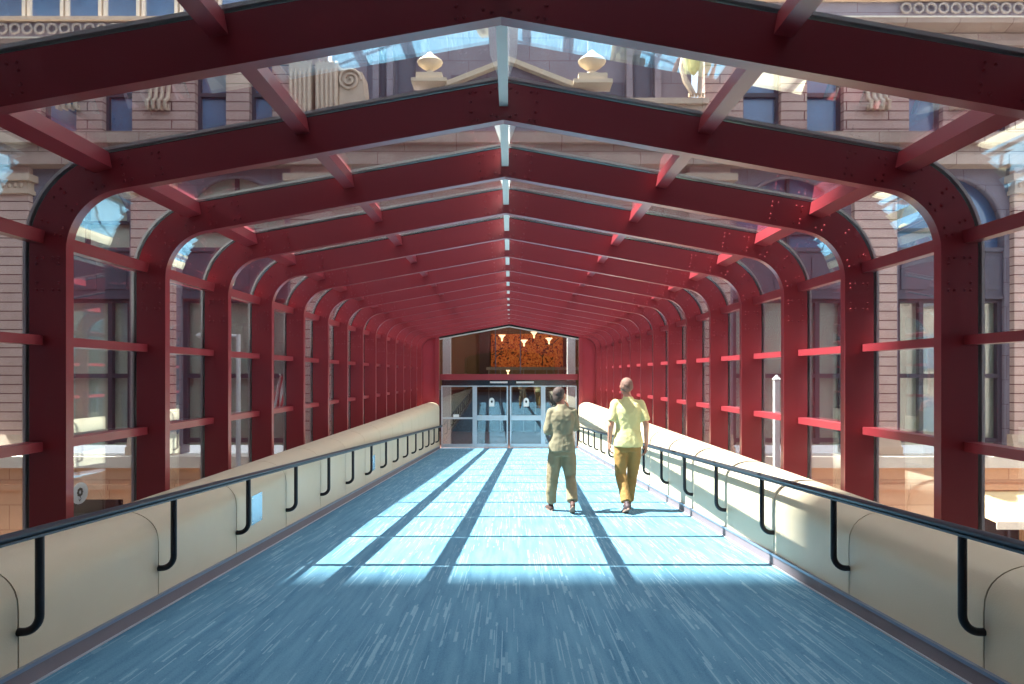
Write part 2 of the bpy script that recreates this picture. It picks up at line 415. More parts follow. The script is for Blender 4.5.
# ------------------------------------------------------------------ floor, parapets, baseboards
fl = MB()
fl.prism([(Y0, floor_z(Y0)), (YEND+.35, floor_z(YEND+.35)), (YEND+.35, floor_z(YEND+.35)-.25), (Y0, floor_z(Y0)-.25)], -2.345, 2.345, axis='X')
tag(fl.build('floor', M['carpet']), 'blue carpet with pale dashes running along the sloping walkway', 'floor', kind='structure')
WI = 2.36
def parapet(sg, name):
    mb = MB(); jb = MB()
    prof = [(WI, 0)]
    R = .19
    for i in range(19):
        a = PI - PI*i/18
        ex = .75
        prof.append((WI+.28+.28*math.cos(a), WCREST-.24+.24*math.sin(a)**ex))
    prof += [(WI+.56, .04), (3.3, .04), (3.3, 0)]
    edges = [Y0] + [ribY(k)+RW/2 for k in range(-2, 15) if ribY(k) > Y0] + [YEND-.12]
    for a, b in zip(edges[:-1], edges[1:]):
        a += .005; b -= .005
        n = len(prof); vs = []
        for y in (a, b):
            for (x, z) in prof:
                vs.append((sg*x, y, z if z > .01 else floor_z(y)-.25))
        fs = [tuple(range(n)), tuple(reversed(range(n, 2*n)))] + [(i, i+n, (i+1) % n+n, (i+1) % n) for i in range(n)]
        mb.add(vs, fs)
    w = mb.build(name, M['cladding'], smooth=True)
    tag(w, 'cream clad parapet with rounded top on the %s of the walkway' % ('right' if sg > 0 else 'left'), 'parapet wall', kind='structure')
    for e in edges[1:-1]:
        vs = []
        for y in (e-.0045, e+.0045):
            for (x, z) in prof: vs.append((sg*(x+.004 if x < 3 else x-.01), y, (z-.004) if z > .01 else floor_z(y)-.24))
        n = len(prof); jb.add(vs, [tuple(range(n)), tuple(reversed(range(n, 2*n)))] + [(i, i+n, (i+1) % n+n, (i+1) % n) for i in range(n)])
    jb.build('joint', M['joint'], w)
    bb = MB(); yy0, yy1 = Y0, YEND-.12
    def strip(mb2, x0, x1, h0, h1):
        vs = []
        for y in (yy0, yy1):
            z = floor_z(y)
            vs += [(sg*x0, y, z+h0), (sg*x1, y, z+h0), (sg*x1, y, z+h1), (sg*x0, y, z+h1)]
        mb2.add(vs, [(0,1,2,3),(7,6,5,4),(0,4,5,1),(1,5,6,2),(2,6,7,3),(3,7,4,0)])
    strip(bb, 2.342, WI-.001, .002, .088)
    b = bb.build('baseboard_'+('right' if sg > 0 else 'left'), M['base'])
    tag(b, 'grey mauve baseboard along the foot of the %s parapet' % ('right' if sg > 0 else 'left'), 'baseboard', kind='structure')
    cp = MB(); strip(cp, 2.334, WI-.001, .089, .108); cp.build('cap_strip', M['base_cap'], b)
    ep = MB(); strip(ep, 2.330, 2.341, .001, .010); ep.build('edge_strip', M['edge'], b)
parapet(-1, 'wall_left'); parapet(1, 'wall_right')

# ------------------------------------------------------------------ handrails
RX = 2.255
def handrail(sg):
    side = 'right' if sg > 0 else 'left'
    h = empty('handrail', (sg*RX, 0, 0)); tag(h, 'dark metal handrail on J brackets along the %s parapet' % side, 'handrail')
    y1 = YEND-.2
    mb = MB(); mb.tube([(0, Y0, .785+floor_z(Y0)), (0, y1, .785+floor_z(y1))], .021, seg=14)
    z0, z1 = .785+floor_z(Y0), .785+floor_z(y1)
    mb.build('rail', M['rail'], h, smooth=True)
    mb = MB(); vs = []
    for y, z in ((Y0, z0), (y1, z1)): vs += [(-.014, y, z-.033), (.014, y, z-.033), (.014, y, z-.021), (-.014, y, z-.021)]
    mb.add(vs, [(0,1,2,3),(7,6,5,4),(0,4,5,1),(1,5,6,2),(2,6,7,3),(3,7,4,0)])
    mb.build('rail_underbar', M['rail'], h)
    jm = MB(); R = .085
    pts = [(0, 0, -.034), (0, 0, -.2), (0, 0, -.5+R)]
    for i in range(1, 9):
        a = (PI/2)*i/8; pts.append((sg*(R-R*math.cos(a)), 0, -.5+R-R*math.sin(a)))
    pts.append((sg*(WI-RX-.0005), 0, -.5))
    jm.tube(pts, .0205, seg=12)
    me = jm.mesh('bracket', M['bracket'], True)
    for k in range(-2, 15):
        y = ribY(k)+RW/2
        if y < Y0+.1: continue
        link('bracket', me, h, (0, y, .785+floor_z(y)))
handrail(-1); handrail(1)

# wall plates on the left parapet
for (y, hz, s, lab) in ((6.47, .43, .27, 'square brushed steel plate set low in the left parapet below the handrail'),
                        (12.0, .42, .26, 'small steel plate far along the left parapet, between two rail brackets')):
    p = MB(); zc = floor_z(y)+hz
    p.box(-WI-.001+.0015, -WI+.006, y-s/2, y+s/2, zc-s/2, zc+s/2)
    o = p.build('wall_plate', M['steel_plate']); tag(o, lab, 'plate', 'steel plates in the left parapet')
    q = MB()
    for dy in (-1, 1):
        for dz in (-1, 1): q.ell((-WI+.007, y+dy*s*.42, zc+dz*s*.42), .003, .006, .006, 8, 6)
    q.build('screws', M['alu'], o)

# ------------------------------------------------------------------ end wall, doors, lobby
YE = YEND
fz = floor_z(YE)
ew = MB()
OX = 2.42
def outer_poly(off=.25):
    return half(off, 0, LT)
for sg in (-1, 1):
    pts = [(sg*x, z) for x, z in half(.25, 0, L1+L2+.01)]
    pts = [(-x, z) for x, z in pts]
    x_end = pts[-1][0]
    # side panel: between opening jamb and outer profile, up to roof line
    roofz = lambda x: ZR - math.tan(PITCH)*abs(x)
    poly = [(sg*OX, fz-.1), (sg*3.3, fz-.1), (sg*3.3, CREST)] + pts + [(sg*OX, roofz(OX)+.3)]
    ew.prism(poly, YE, YE+.12)
ew.build('wall_end', M['maroon_end'], smooth=False); tag(bpy.data.objects['wall_end'], 'maroon panels closing the walkway either side of the glass doors', 'end wall', kind='structure')
gb = MB(); gb.prism([(-OX, roofz(OX)-.055), (0, ZR-.05), (OX, roofz(OX)-.055), (OX, roofz(OX)+.3), (0, ZR+.27), (-OX, roofz(OX)+.3)], YE+.002, YE+.1)
tag(gb.build('trim_1', M['gasket']), 'black gap strip above the gable glass', 'trim', kind='structure')
gb = MB(); gb.prism([(-OX+.01, roofz(OX)-.09), (0, ZR-.085), (OX-.01, roofz(OX)-.09), (OX-.01, roofz(OX)-.05), (0, ZR-.045), (-OX+.01, roofz(OX)-.05)], YE+.06, YE+.14)
tag(gb.build('trim_2', M['ridge']), 'thin pale raking trim framing the gable glass', 'trim', kind='structure')
for sg, n in ((-1, 3), (1, 4)):
    p = MB(); p.box(min(sg*2.375, sg*2.5), max(sg*2.375, sg*2.5), YE-.11, YE-.002, fz-.05, roofz(OX)-.02)
    tag(p.build('trim_%d' % n, M['maroon']), 'dark maroon post at the %s of the door opening' % ('left' if sg < 0 else 'right'), 'post', kind='structure')
YD = YE+.16; fd = floor_z(YD)
hd = MB(); hd.box(-2.37, 2.37, YD-.1, YD+.12, 1.21, 1.41)
tag(hd.build('trim_5', M['maroon']), 'maroon transom beam above the glass doors', 'beam', kind='structure')
hd = MB(); hd.box(-2.3, 2.3, YD-.06, YD+.08, 1.02, 1.205)
tag(hd.build('trim_6', M['alu_dark']), 'shiny aluminium door header below the maroon transom', 'door header', kind='structure')
def leaf(name, x0, x1, lab, kind, door):
    d = empty(name, ((x0+x1)/2, YD, fd)); tag(d, lab, 'door' if door else 'window', kind='structure')
    w = (x1-x0)/2; h = 1.015-fd
    f = MB(); st = .05
    f.box(-w, -w+st, -.025, .025, .02, h); f.box(w-st, w, -.025, .025, .02, h)
    f.box(-w+st, w-st, -.025, .025, h-.04, h); f.box(-w+st, w-st, -.025, .025, .02, .15)
    f.build('door_frame' if door else 'window_frame', M['alu_bright'], d)
    g = MB(); g.box(-w+st, w-st, -.006, .006, .15, h-.04); g.build('pane', M['door_glass'], d)
    r = MB()
    if door:
        r.box(-w+st, w-st, -.075, -.04, .96, 1.13); r.box(-w+st, -w+st+.03, -.04, .0, .99, 1.1); r.box(w-st-.03, w-st, -.04, .0, .99, 1.1)
        r.build('push_bar', M['alu_bright'], d)
        s = MB(); s.prism([(-.09, 0), (.09, 0)] + [(.09*math.cos(a), .2+.1*math.sin(a)) for a in [PI*i/10 for i in range(11)]], -.012, -.0065)
        so = s.build('notice', M['white'], d, loc=(0, 0, 1.43))
        t = MB(); t.prism([(.035*math.cos(a), .17+.045*math.sin(a)) for a in [2*PI*i/14 for i in range(14)]], -.0145, -.0125); t.build('symbol', M['black'], so)
    else:
        r.box(-w+st, w-st, -.03, .03, 1.0, 1.06); r.build('window_bar', M['alu_bright'], d)
    return d
leaf('window_21', -2.33, -1.2, 'glass sidelight left of the doors with a small white sign', 'w', False)
leaf('door_1', -1.15, -.03, 'left glass door leaf with bright push bar and white arched notice', 'd', True)
leaf('door_2', .03, 1.15, 'right glass door leaf with bright push bar and white arched notice', 'd', True)
leaf('window_22', 1.2, 2.33, 'glass sidelight right of the doors', 'w', False)
s = MB(); s.box(-.1, .1, -.02, -.008, 0, .09); o = s.build('sign', M['white'], bpy.data.objects['window_21'], loc=(-.05, 0, 1.07))
mu = MB()
for x in (-1.175, 1.175): mu.box(x-.022, x+.022, YD-.04, YD+.04, fd, 1.015)
tag(mu.build('trim_7', M['alu_bright']), 'aluminium mullions beside the two door leaves', 'mullion', kind='structure')
gw = empty('window_23', (0, YD, 1.42)); tag(gw, 'gable shaped glass above the maroon transom showing the lobby', 'window', kind='structure')
g = MB(); g.prism([(-2.36, 0), (2.36, 0), (2.36, roofz(2.36)-1.42-.03), (0, ZR-1.42-.03), (-2.36, roofz(2.36)-1.42-.03)], -.006, .006); g.build('pane', M['door_glass'], gw)
for x in (-.46, .39):
    g = MB(); g.box(x-.015, x+.015, -.035, -.007, 0, roofz(x)-1.42-.04); g.build('window_bar', M['winframe'], gw)
# door closer dome / sensors on the header
for (x, lab) in ((-.35, 'left'), (.55, 'right')):
    c = MB(); c.box(x-.3, x+.3, YD-.13, YD-.061, 1.1, 1.16); tag(c.build('door_closer', M['alu']), 'slim metal door closer on the %s half of the header' % lab, 'door closer')

# lobby shell
LY0, LY1 = YD+.13, 32.0
LF = fd-.005
lb = MB(); lb.box(-6.6, 6.6, YD+.03, LY1, LF-.3, LF); tag(lb.build('floor_lobby', M['lobbyfloor']), 'brown tiled lobby floor beyond the doors', 'floor', kind='structure')
lb = MB(); lb.box(-6.6, 6.6, LY1, LY1+.2, LF-.3, 4.2); tag(lb.build('wall_back', M['brownwall']), 'brown back wall of the lobby', 'wall', kind='structure')
for sg, nm in ((-1, 'wall_lobby_left'), (1, 'wall_lobby_right')):
    lb = MB(); lb.box(min(sg*6.6, sg*6.8), max(sg*6.6, sg*6.8), 25.6, LY1+.2, LF-.3, 4.2); tag(lb.build(nm, M['grey']), 'side wall of the lobby', 'wall', kind='structure')
lb = MB(); lb.box(-6.8, 6.8, 24.6, LY1+.2, 4.2, 4.4); tag(lb.build('ceiling', M['grey']), 'lobby ceiling', 'ceiling', kind='structure')
def lobx(px, y): return (px-510.3)*y/FPX+CAMX
def lobz(py, y): return CAMZ+(375-py)*y/FPX
YB = 31.9
a = MB(); a.box(lobx(491, YB), lobx(563, YB), YB-.05, YB+.09, lobz(367, YB), lobz(334, YB))
art = a.build('mural', M['art']); tag(art, 'large orange mural with dark branches on the lobby back wall', 'mural')
br = MB()
def branch(p0, d, L, r, n):
    p1 = (p0[0]+d[0]*L, p0[1]+d[1]*L)
    br.tube([(p0[0], YB-.055, p0[1]), (p1[0], YB-.055, p1[1])], [r, r*.6], seg=5)
    if n > 0:
        for _ in range(3):
            an = math.atan2(d[1], d[0]) + random.uniform(-.9, .9)
            branch(p1, (math.cos(an), math.sin(an)), L*.66, r*.6, n-1)
for (x, z, an, L) in ((-.7, 1.9, 1.3, .35), (1.55, 1.85, 1.6, .35), (.5, 1.85, 1.5, .25), (2.3, 3.1, 3.9, .4), (-.8, 2.3, .7, .3)):
    branch((x, z), (math.cos(an), math.sin(an)), L, .028, 2)
br.build('branches', M['brown_dark'], art)
c = MB(); c.box(lobx(480, YB), lobx(490, YB), YB-.35, YB+.095, LF, 4.19); tag(c.build('column_lobby', M['brown_dark']), 'dark wood pier left of the orange mural', 'pier', kind='structure')
c = MB(); c.box(lobx(563.5, YB), lobx(573, YB), YB-.35, YB+.095, LF, 4.19); tag(c.build('column_lobby_right', M['brown_dark']), 'dark wood pier right of the orange mural', 'pier', kind='structure')
for sg, s2 in ((-1, 'left'), (1, 'right')):
    c = MB(); c.box(min(sg*2.08, sg*2.36), max(sg*2.08, sg*2.36), 24.3, 24.6, LF, 4.19); tag(c.build('column_'+s2, M['jamb']), 'pale square column just inside the %s sidelight' % s2, 'column', kind='structure')
bal = empty('balcony_rail', (.6, 29.5, LF)); tag(bal, 'low grey lobby balustrade with posts below the mural', 'balustrade')
c = MB(); c.box(-1.6, 2.6, -.03, .03, lobz(370, 29.5)-LF, lobz(367, 29.5)-LF); c.build('top_rail', M['grey'], bal)
for i in range(9):
    c = MB(); c.box(-1.5+i*.5, -1.46+i*.5, -.02, .02, .001, lobz(370, 29.5)-LF-.001); c.build('post', M['grey'], bal)
c = MB(); c.box(-4.2, 4.6, 30.4, 31.5, LF+.001, lobz(390, 30.4)); tag(c.build('counter', M['brown_dark']), 'long dark wood counter at the back of the lobby', 'counter')
pend = [(502, 336, 27.5, 'leftmost'), (534, 333, 28.2, 'highest'), (524, 341, 27.2, 'lowest middle'), (549, 339, 27.8, 'rightmost'), (508, 370, 30.3, 'lowest of all, behind the doors')]
for (px, py, y, w) in pend:
    x, z = lobx(px, y), lobz(py, y)
    p = empty('pendant_lamp', (x, y, z)); tag(p, 'glowing flared glass pendant lamp in the lobby, the %s one' % w, 'lamp', 'pendant lamps in the lobby')
    m = MB(); m.lathe([(.03, .0), (.06, .04), (.1, .1), (.15, .13), (.145, .145), (.08, .12), (.02, .1)], (0, 0, -.1), 20); m.build('lamp_shade', M['lamp_glow'], p, smooth=True)
    m = MB(); m.tube([(0, 0, .0), (0, 0, 4.19-z)], .008, 6); m.build('cord', M['black'], p)
    m = MB(); m.lathe([(.005, -.22), (.03, -.2), (.035, -.14), (.02, -.101)], (0, 0, 0), 12); m.build('finial', M['lamp_glow'], p, smooth=True)

# sticker on the left glass
st = empty('glass_sticker', (-XI-.268, 5.2, .48)); tag(st, 'round white window sticker with a small black clover sketch on the left glass', 'sticker')
d = MB(); d.prism([(.1*math.cos(a), .082*math.sin(a)) for a in [2*PI*i/28 for i in range(28)]], 0, .002, axis='X'); d.build('disc', M['white'], st)
d = MB()
for an in (45, 135, 225, 315, 90, 270, 0, 180):
    r = .024; cx, cz = r*math.cos(math.radians(an)), .008+r*math.sin(math.radians(an))
    d.prism([(cx+.014*math.cos(a), cz+.011*math.sin(a)) for a in [2*PI*i/8 for i in range(8)]], .0022, .004, axis='X')
d.tube([(.003, 0, -.02), (.003, .012, -.045), (.003, -.008, -.058), (.003, -.014, -.04)], .0025, 5)
d.build('clover', M['black'], st)

# ------------------------------------------------------------------ street, buildings
GZ = -6.0
g = MB(); g.box(-160, 80, -90, 90, GZ-.4, GZ-.05); tag(g.build('ground', M['asphalt']), 'grey street far below the walkway', 'street', kind='structure')
g = MB(); g.box(-20, 26, 20, 24.5, GZ-.049, GZ+.1); tag(g.build('floor_sidewalk', M['pave']), 'pale paved sidewalk at the foot of the stone building', 'sidewalk', kind='structure')
# bridge deck underneath
d = MB(); d.prism([(Y0, floor_z(Y0)-.26), (YEND, floor_z(YEND)-.26), (YEND, floor_z(YEND)-1.0), (Y0, floor_z(Y0)-1.0)], -3.25, 3.25, axis='X')
tag(d.build('slab_deck', M['maroon']), 'maroon steel deck under the walkway', 'deck', kind='structure')

FY = 25.0
def FX(px): return (px-510.3)*FY/FPX+CAMX
def FZ(py): return CAMZ+(375-py)*FY/FPX
bld = empty('stone_building', (0, FY, GZ)); tag(bld, 'pink and buff stone building with arched windows facing down the walkway', 'building')
def bpart(name, mb, m, smooth=False, parent=None, loc=None):
    for i, v in enumerate(mb.v): mb.v[i] = (v[0], v[1]-FY, v[2]-GZ)
    return mb.build(name, M[m], parent or bld, smooth)
pil = [(-24.5, -17.6), (-13.85, -12.3), (-8.0, -6.5), (6.6, 8.1), (12.65, 14.2), (18.5, 24.5)]
Z_LEDGE0, Z_LEDGE1 = -1.95, -1.55
Z_SP0, Z_SP1 = 4.2, 6.1
Z_SPR, Z_TOP = 6.75, 8.95
for (a, b) in pil:
    m = MB(); m.box(a, b, FY, FY+1.2, Z_LEDGE1, 9.0); bpart('pilaster', m, 'pilaster')
    m = MB(); m.box(a-.15, b+.15, FY-.12, FY+1.0, Z_LEDGE1, Z_LEDGE1+.3)
    m.prism([(FY-.12, Z_LEDGE1+.3), (FY, Z_LEDGE1+.75), (FY+.3, Z_LEDGE1+.75), (FY+.3, Z_LEDGE1+.3)], a-.1, b+.1, axis='X'); bpart('plinth', m, 'stone_plain')
    m = MB(); m.box(a-.1, b+.1, FY-.15, FY+.6, 8.0, 8.15); m.box(a-.05, b+.05, FY-.1, FY+.6, 8.15, 8.45); m.box(a-.2, b+.2, FY-.25, FY+.6, 8.45, 8.7)
    n = int((b-a)/.22)
    for i in range(n): m.ell((a+.11+i*.22, FY-.1, 8.3), .08, .06, .1, 8, 6)
    bpart('capital', m, 'stone_plain')
bays = [(-17.6, -13.85), (-12.3, -8.0), (8.1, 12.65), (14.2, 18.5)]
def arch_bay(a, b):
    cx = (a+b)/2; r = (b-a)/2-.18; spr = 8.75-r
    # wall above arch
    pts = [(a, Z_SPR-1.2)] + [(a+.18, Z_SPR-1.2), (a+.18, spr)] + [(cx+r*math.cos(t), spr+r*math.sin(t)) for t in [PI-PI*i/24 for i in range(1, 24)]] + [(b-.18, spr), (b-.18, Z_SPR-1.2), (b, Z_SPR-1.2), (b, 9.0), (a, 9.0)]
    # split into quads strips to stay simple
    m = MB()
    xs = [a+.18] + [cx+r*math.cos(PI-PI*i/24) for i in range(1, 24)] + [b-.18]
    for x0, x1 in zip(xs[:-1], xs[1:]):
        z0 = spr+math.sqrt(max(0, r*r-(x0-cx)**2)); z1 = spr+math.sqrt(max(0, r*r-(x1-cx)**2))
        m.prism([(x0, z0), (x1, z1), (x1, 9.0), (x0, 9.0)], FY+.25, FY+.9)
    m.box(a, a+.18, FY+.25, FY+.9, Z_LEDGE1, 9.0); m.box(b-.18, b, FY+.25, FY+.9, Z_LEDGE1, 9.0)
    bpart('arch_wall', m, 'stone_grey')
    m = MB()
    for rr in (r-.02, ):
        m.tube([(cx+rr*math.cos(t), FY+.3, spr+rr*math.sin(t)) for t in [PI-PI*i/24 for i in range(25)]], .09, 8)
    bpart('arch_molding', m, 'stone_grey', True)
    # window frame and bars
    f = MB(); y0, y1 = FY+.4, FY+.6
    A, B = a+.18, b-.18
    mul = [A+.08, A+(B-A)*.24, A+(B-A)*.76, B-.08]
    for x in mul: f.box(x-.08, x+.08, y0, y1, Z_LEDGE1+.36, 6.1)
    for z in (-1.05, -.95+2.3, 4.15): f.box(A, B, y0+.02, y1-.02, z-.08, z+.08)
    f.box(cx-.05, cx+.05, y0, y1, 6.1, spr+r-.05)
    f.box(A, B, y0, y1, spr-.06, spr+.06)
    wfr = bpart('window', f, 'winframe')
    sp = MB(); sp.box(A, B, y0-.05, y1, Z_SP0, Z_SP1); sp.box(A, B, y0-.12, y1, Z_SP1-.15, Z_SP1); sp.box(A, B, y0-.12, y1, Z_SP0, Z_SP0+.12)
    for i in range(3):
        w = (B-A)/3; sp.box(A+i*w+.15, A+(i+1)*w-.15, y0-.09, y0-.04, Z_SP0+.35, Z_SP1-.35)
    bpart('spandrel', sp, 'spandrel')
    g2 = MB(); g2.box(A+.01, B-.01, FY+.62, FY+.66, Z_LEDGE1+.3, Z_SP0)
    bpart('pane', g2, 'winglass')
    g2 = MB(); g2.box(A+.01, B-.01, FY+.70, FY+.75, Z_LEDGE1+.3, Z_SP0); bpart('blind', g2, 'blind')
    g2 = MB(); n = 16; g2.prism([(A, Z_SP1)] + [(B, Z_SP1)] + [(cx+r*math.cos(t), spr+r*math.sin(t)) for t in [PI*i/n for i in range(n+1)]], FY+.62, FY+.66); bpart('fanlight', g2, 'skywin' if cx > 0 else 'blind')
for a, b in bays: arch_bay(a, b)
# inner bays beside the entrance
for sg in (-1, 1):
    x0, x1 = (-6.5, -3.35) if sg < 0 else (3.35, 6.6)
    m = MB(); m.box(x0, x1, FY+.25, FY+.6, Z_LEDGE0, 9.0); bpart('entrance_wall', m, 'stone')
    m = MB(); m.box(x0+.8, x1-.8, FY+.15, FY+.24, -.8, 4.3); bpart('window', m, 'winframe')
    m = MB(); m.box(x0+.95, x1-.95, FY+.1, FY+.149, -.6, 4.1); bpart('pane', m, 'blind')
m = MB(); m.box(-3.35, 3.35, FY+.25, FY+.6, 4.4, 9.0); bpart('entrance_wall', m, 'stone')
# ledges between storeys
m = MB(); m.box(-24.5, 24.5, FY-.35, FY+1.2, 9.0, 9.35); m.box(-24.5, 24.5, FY-.2, FY+1.2, 9.35, 9.75); m.box(-24.5, 24.5, FY-.45, FY+1.2, 9.75, 10.15)
bpart('string_course', m, 'stone')
# upper storey : coursed blocks with windows painted sky-blue
wx = [(-20.5, -19), (-17.2, -15.9), (-14.95, -13.85), (-11.55, -10.4), (-9.55, -8.7), (8.6, 10.0), (10.95, 12.3), (14.7, 15.95), (17.0, 18.4), (20, 21.4)]
edges = []
for side in (-1, 1):
    ws = [w for w in wx if (w[0] < 0) == (side < 0)]
    lo, hi = (-24.5, -7.0) if side < 0 else (7.2, 24.5)
    x = lo; m = MB()
    for (a, b) in ws:
        m.box(x, a, FY+.1, FY+1.0, 10.15, 13.2); x = b
    m.box(x, hi, FY+.1, FY+1.0, 10.15, 13.2); bpart('upper_wall', m, 'brick')
    for (a, b) in ws:
        f = MB(); f.box(a, a+.1, FY+.35, FY+.5, 10.15, 13.2); f.box(b-.1, b, FY+.35, FY+.5, 10.15, 13.2); f.box(a+.1, b-.1, FY+.35, FY+.5, 11.7, 11.85)
        wo = bpart('window', f, 'winframe')
        g2 = MB(); g2.box(a+.1, b-.1, FY+.51, FY+.55, 10.15, 13.2); bpart('pane', g2, 'skywin')
# scroll corbels
def corbel(cx, z, s=1.0):
    m = MB()
    for i in range(4):
        x = cx+(i-1.5)*.22*s
        m.tube([(x, FY+.08, z+.9*s), (x, FY-.02, z+.3*s), (x, FY-.25*s, z+.1*s), (x, FY-.2*s, z-.12*s), (x, FY-.02, z-.1*s), (x, FY-.05, z+.05*s)], .07*s, 8)
    m.box(cx-.5*s, cx+.5*s, FY-.1, FY+.099, z+.9*s, z+1.05*s)
    bpart('scroll_corbel', m, 'stone_plain', True)
for px in (159, 70, 877, 960): corbel(FX(px), 11.2)
# cornice, roundel band and attic (left band sits a little lower)
for sg in (-1, 1):
    dz = -1.15 if sg < 0 else -.4
    x0, x1 = (-24.5, -7.0) if sg < 0 else (7.2, 24.5)
    m = MB(); m.prism([(FY+1.0, 13.2), (FY+.1, 13.2), (FY-.2, 13.35), (FY-.25, 13.6+dz*.25), (FY+1.0, 13.6+dz*.25)], x0, x1, axis='X')
    m.box(x0, x1, FY-.1, FY+1, 13.6+dz*.25, 14.15+dz*.75)
    m.prism([(FY+1.0, 14.15+dz*.75), (FY-.1, 14.15+dz*.75), (FY-.55, 14.4+dz), (FY-.6, 14.55+dz), (FY+1.0, 14.55+dz)], x0, x1, axis='X')
    bpart('cornice', m, 'stone')
    m = MB(); m.box(x0, x1, FY-.62, FY-.35, 14.55+dz, 14.61+dz); bpart('coping', m, 'ledge')
    m = MB(); m.box(x0, x1, FY+.1, FY+.6, 14.55+dz, 15.6+dz); bpart('parapet_back', m, 'stone_grey')
    m = MB(); x = x0+.5
    while x < x1-.4:
        if sg > 0 and x < 14.4: x += .455; continue
        pts = [(x+.17*math.cos(t), FY-.02, 15.2+dz+.17*math.sin(t)) for t in [2*PI*i/16 for i in range(17)]]
        m.tube(pts, .045, 6, cap=False); x += .455
    bpart('roundels', m, 'stone_pale', True)
    m = MB(); m.box(x0, x1, FY-.1, FY+.6, 15.48+dz, 15.62+dz); bpart('coping', m, 'stone_plain')
    m = MB(); m.box(x0, x1, FY+.6, FY+1.4, 14.55+dz, 26); bpart('attic_wall', m, 'stone')
    i = 0; x = x0+1.0
    while x < x1-1.2:
        w = MB(); w.box(x, x+1.1, FY+.53, FY+.58, 15.62+dz, 18); w2 = MB(); w2.box(x-.12, x, FY+.42, FY+.59, 15.62+dz, 18.1); w2.box(x+1.1, x+1.22, FY+.42, FY+.59, 15.62+dz, 18.1); w2.box(x-.12, x+1.22, FY+.42, FY+.59, 18.1, 18.3)
        bpart('window', w2, 'ledge'); bpart('pane', w, 'skywin'); x += 1.42
# centre: recessed grey wall behind the pediment
m = MB(); m.box(-7.0, 7.2, FY+2.0, FY+2.4, 10.15, 26); bpart('recessed_wall', m, 'stone_grey')
for (a, b, z0, z1) in ((-2.3, -1.6, 11.6, 13.2), (1.15, 1.75, 11.5, 12.6), (1.95, 2.6, 11.5, 12.75), (3.6, 4.5, 11.3, 12.9), (-5.6, -4.9, 11.3, 14), (-4.4, -3.7, 11.3, 14), (4.9, 5.6, 11.3, 14)):
    m = MB(); m.box(a, b, FY+1.9, FY+1.99, z0, z1); m.box(a+.08, b-.08, FY+1.87, FY+1.9, z0+.08, z1-.08); bpart('blind_panel', m, 'spandrel')
for x in (-5.2, -4.65, -3.3, 3.2, 4.7, 5.8):
    m = MB(); m.box(x-.12, x+.12, FY+1.6, FY+1.98, 10.16, 20); bpart('shaft', m, 'stone_grey')
# pediment
m = MB(); m.prism([(-7.0, 10.15), (7.2, 10.15), (7.2, 10.3), (1.9, 12.0), (.06, 12.75), (-1.8, 12.0), (-7.0, 10.3)], FY-.2, FY+.6); bpart('pediment', m, 'stone_grey')
for sg in (-1, 1):
    m = MB(); m.prism([(sg*.0, 12.82), (sg*2.3, 11.92), (sg*2.3, 11.74), (sg*.0, 12.64)], FY-.5, FY+.62); bpart('raking_cornice', m, 'urn')
m = MB(); m.box(4.1, 7.2, FY-.45, FY+.7, 11.15, 11.35); m.box(4.3, 7.2, FY-.3, FY+.7, 10.9, 11.149); bpart('side_ledge', m, 'stone_plain')
m = MB()
for i in range(5): m.tube([(6.5+i*.12, FY-.4, 11.4), (6.5+i*.12, FY-.4, 11.52)], .05, 8)
bpart('beading', m, 'urn', True)
# fluted console pair on the left of the pediment
m = MB()
for (x, w) in ((-7.9, .8), (-6.95, .8)):
    m.box(x, x+w, FY-.5, FY+.6, 10.16, 12.6)
    for i in range(5): m.tube([(x+.08+i*.16, FY-.5, 10.2), (x+.08+i*.16, FY-.52, 12.2), (x+.08+i*.16, FY-.3, 12.7)], .06, 8)
bpart('fluted_console', m, 'stone_plain', True)
m = MB()
pts = []
for i in range(40):
    t = i/39*4.5*PI; r = .42*(1-i/46); pts.append((-5.75+r*math.cos(t), FY-.42, 12.0+r*math.sin(t)))
m.tube(pts, .05, 6); m.prism([(-6.15, 10.16), (-5.0, 10.16), (-5.2, 11.3), (-5.3, 12.3), (-6.1, 12.45)], FY-.38, FY+.6)
bpart('volute', m, 'stone_plain', True)

def urn(x, z, s, lab):
    u = empty('stone_urn', (x, FY-.3, z)); tag(u, lab, 'urn', 'stone urns on the pediment')
    m = MB(); m.box(-.68*s, .68*s, -.4, .4, 0, .14*s); m.box(-.5*s, .5*s, -.36, .36, .14*s, .36*s); m.build('pedestal', M['urn'], u)
    m = MB(); m.lathe([(.3, 0), (.33, .05), (.26, .1), (.12, .16), (.12, .22), (.3, .32), (.46, .45), (.5, .55), (.44, .62), (.3, .72), (.16, .82), (.1, .9), (.03, .95)], (0, 0, 0), 28)
    m.v = [(a*s, b*s*.8, c*s+.36*s) for a, b, c in m.v]; m.build('bowl', M['urn'], u, smooth=True)
urn(FX(431), FZ(88)-.04, .93, 'cream stone urn on a stepped pedestal left of the roof ridge')
urn(FX(591), FZ(90)-.02, 1.02, 'cream stone urn on a stepped pedestal right of the roof ridge')
# bronze lantern bracket right
ln2 = empty('wall_lantern', (FX(690), FY-.5, FZ(100))); tag(ln2, 'aged bronze scrolled lantern high on the facade, right of the urns', 'lantern')
m = MB(); m.tube([(0, 0, 0), (-.3, 0, .5), (-.45, 0, 1.0), (-.3, 0, 1.6)], [.1, .12, .08, .12], 8); m.tube([(.2, 0, 0), (.25, 0, .8), (.3, 0, 1.6)], .08, 8); m.build('bracket', M['stone_plain'], ln2, smooth=True)
m = MB(); m.lathe([(.05, 0), (.2, .2), (.28, .6), (.3, 1.0), (.2, 1.2), (.05, 1.3)], (.0, 0, .7), 8); m.build('body', M['bronze'], ln2, smooth=False)

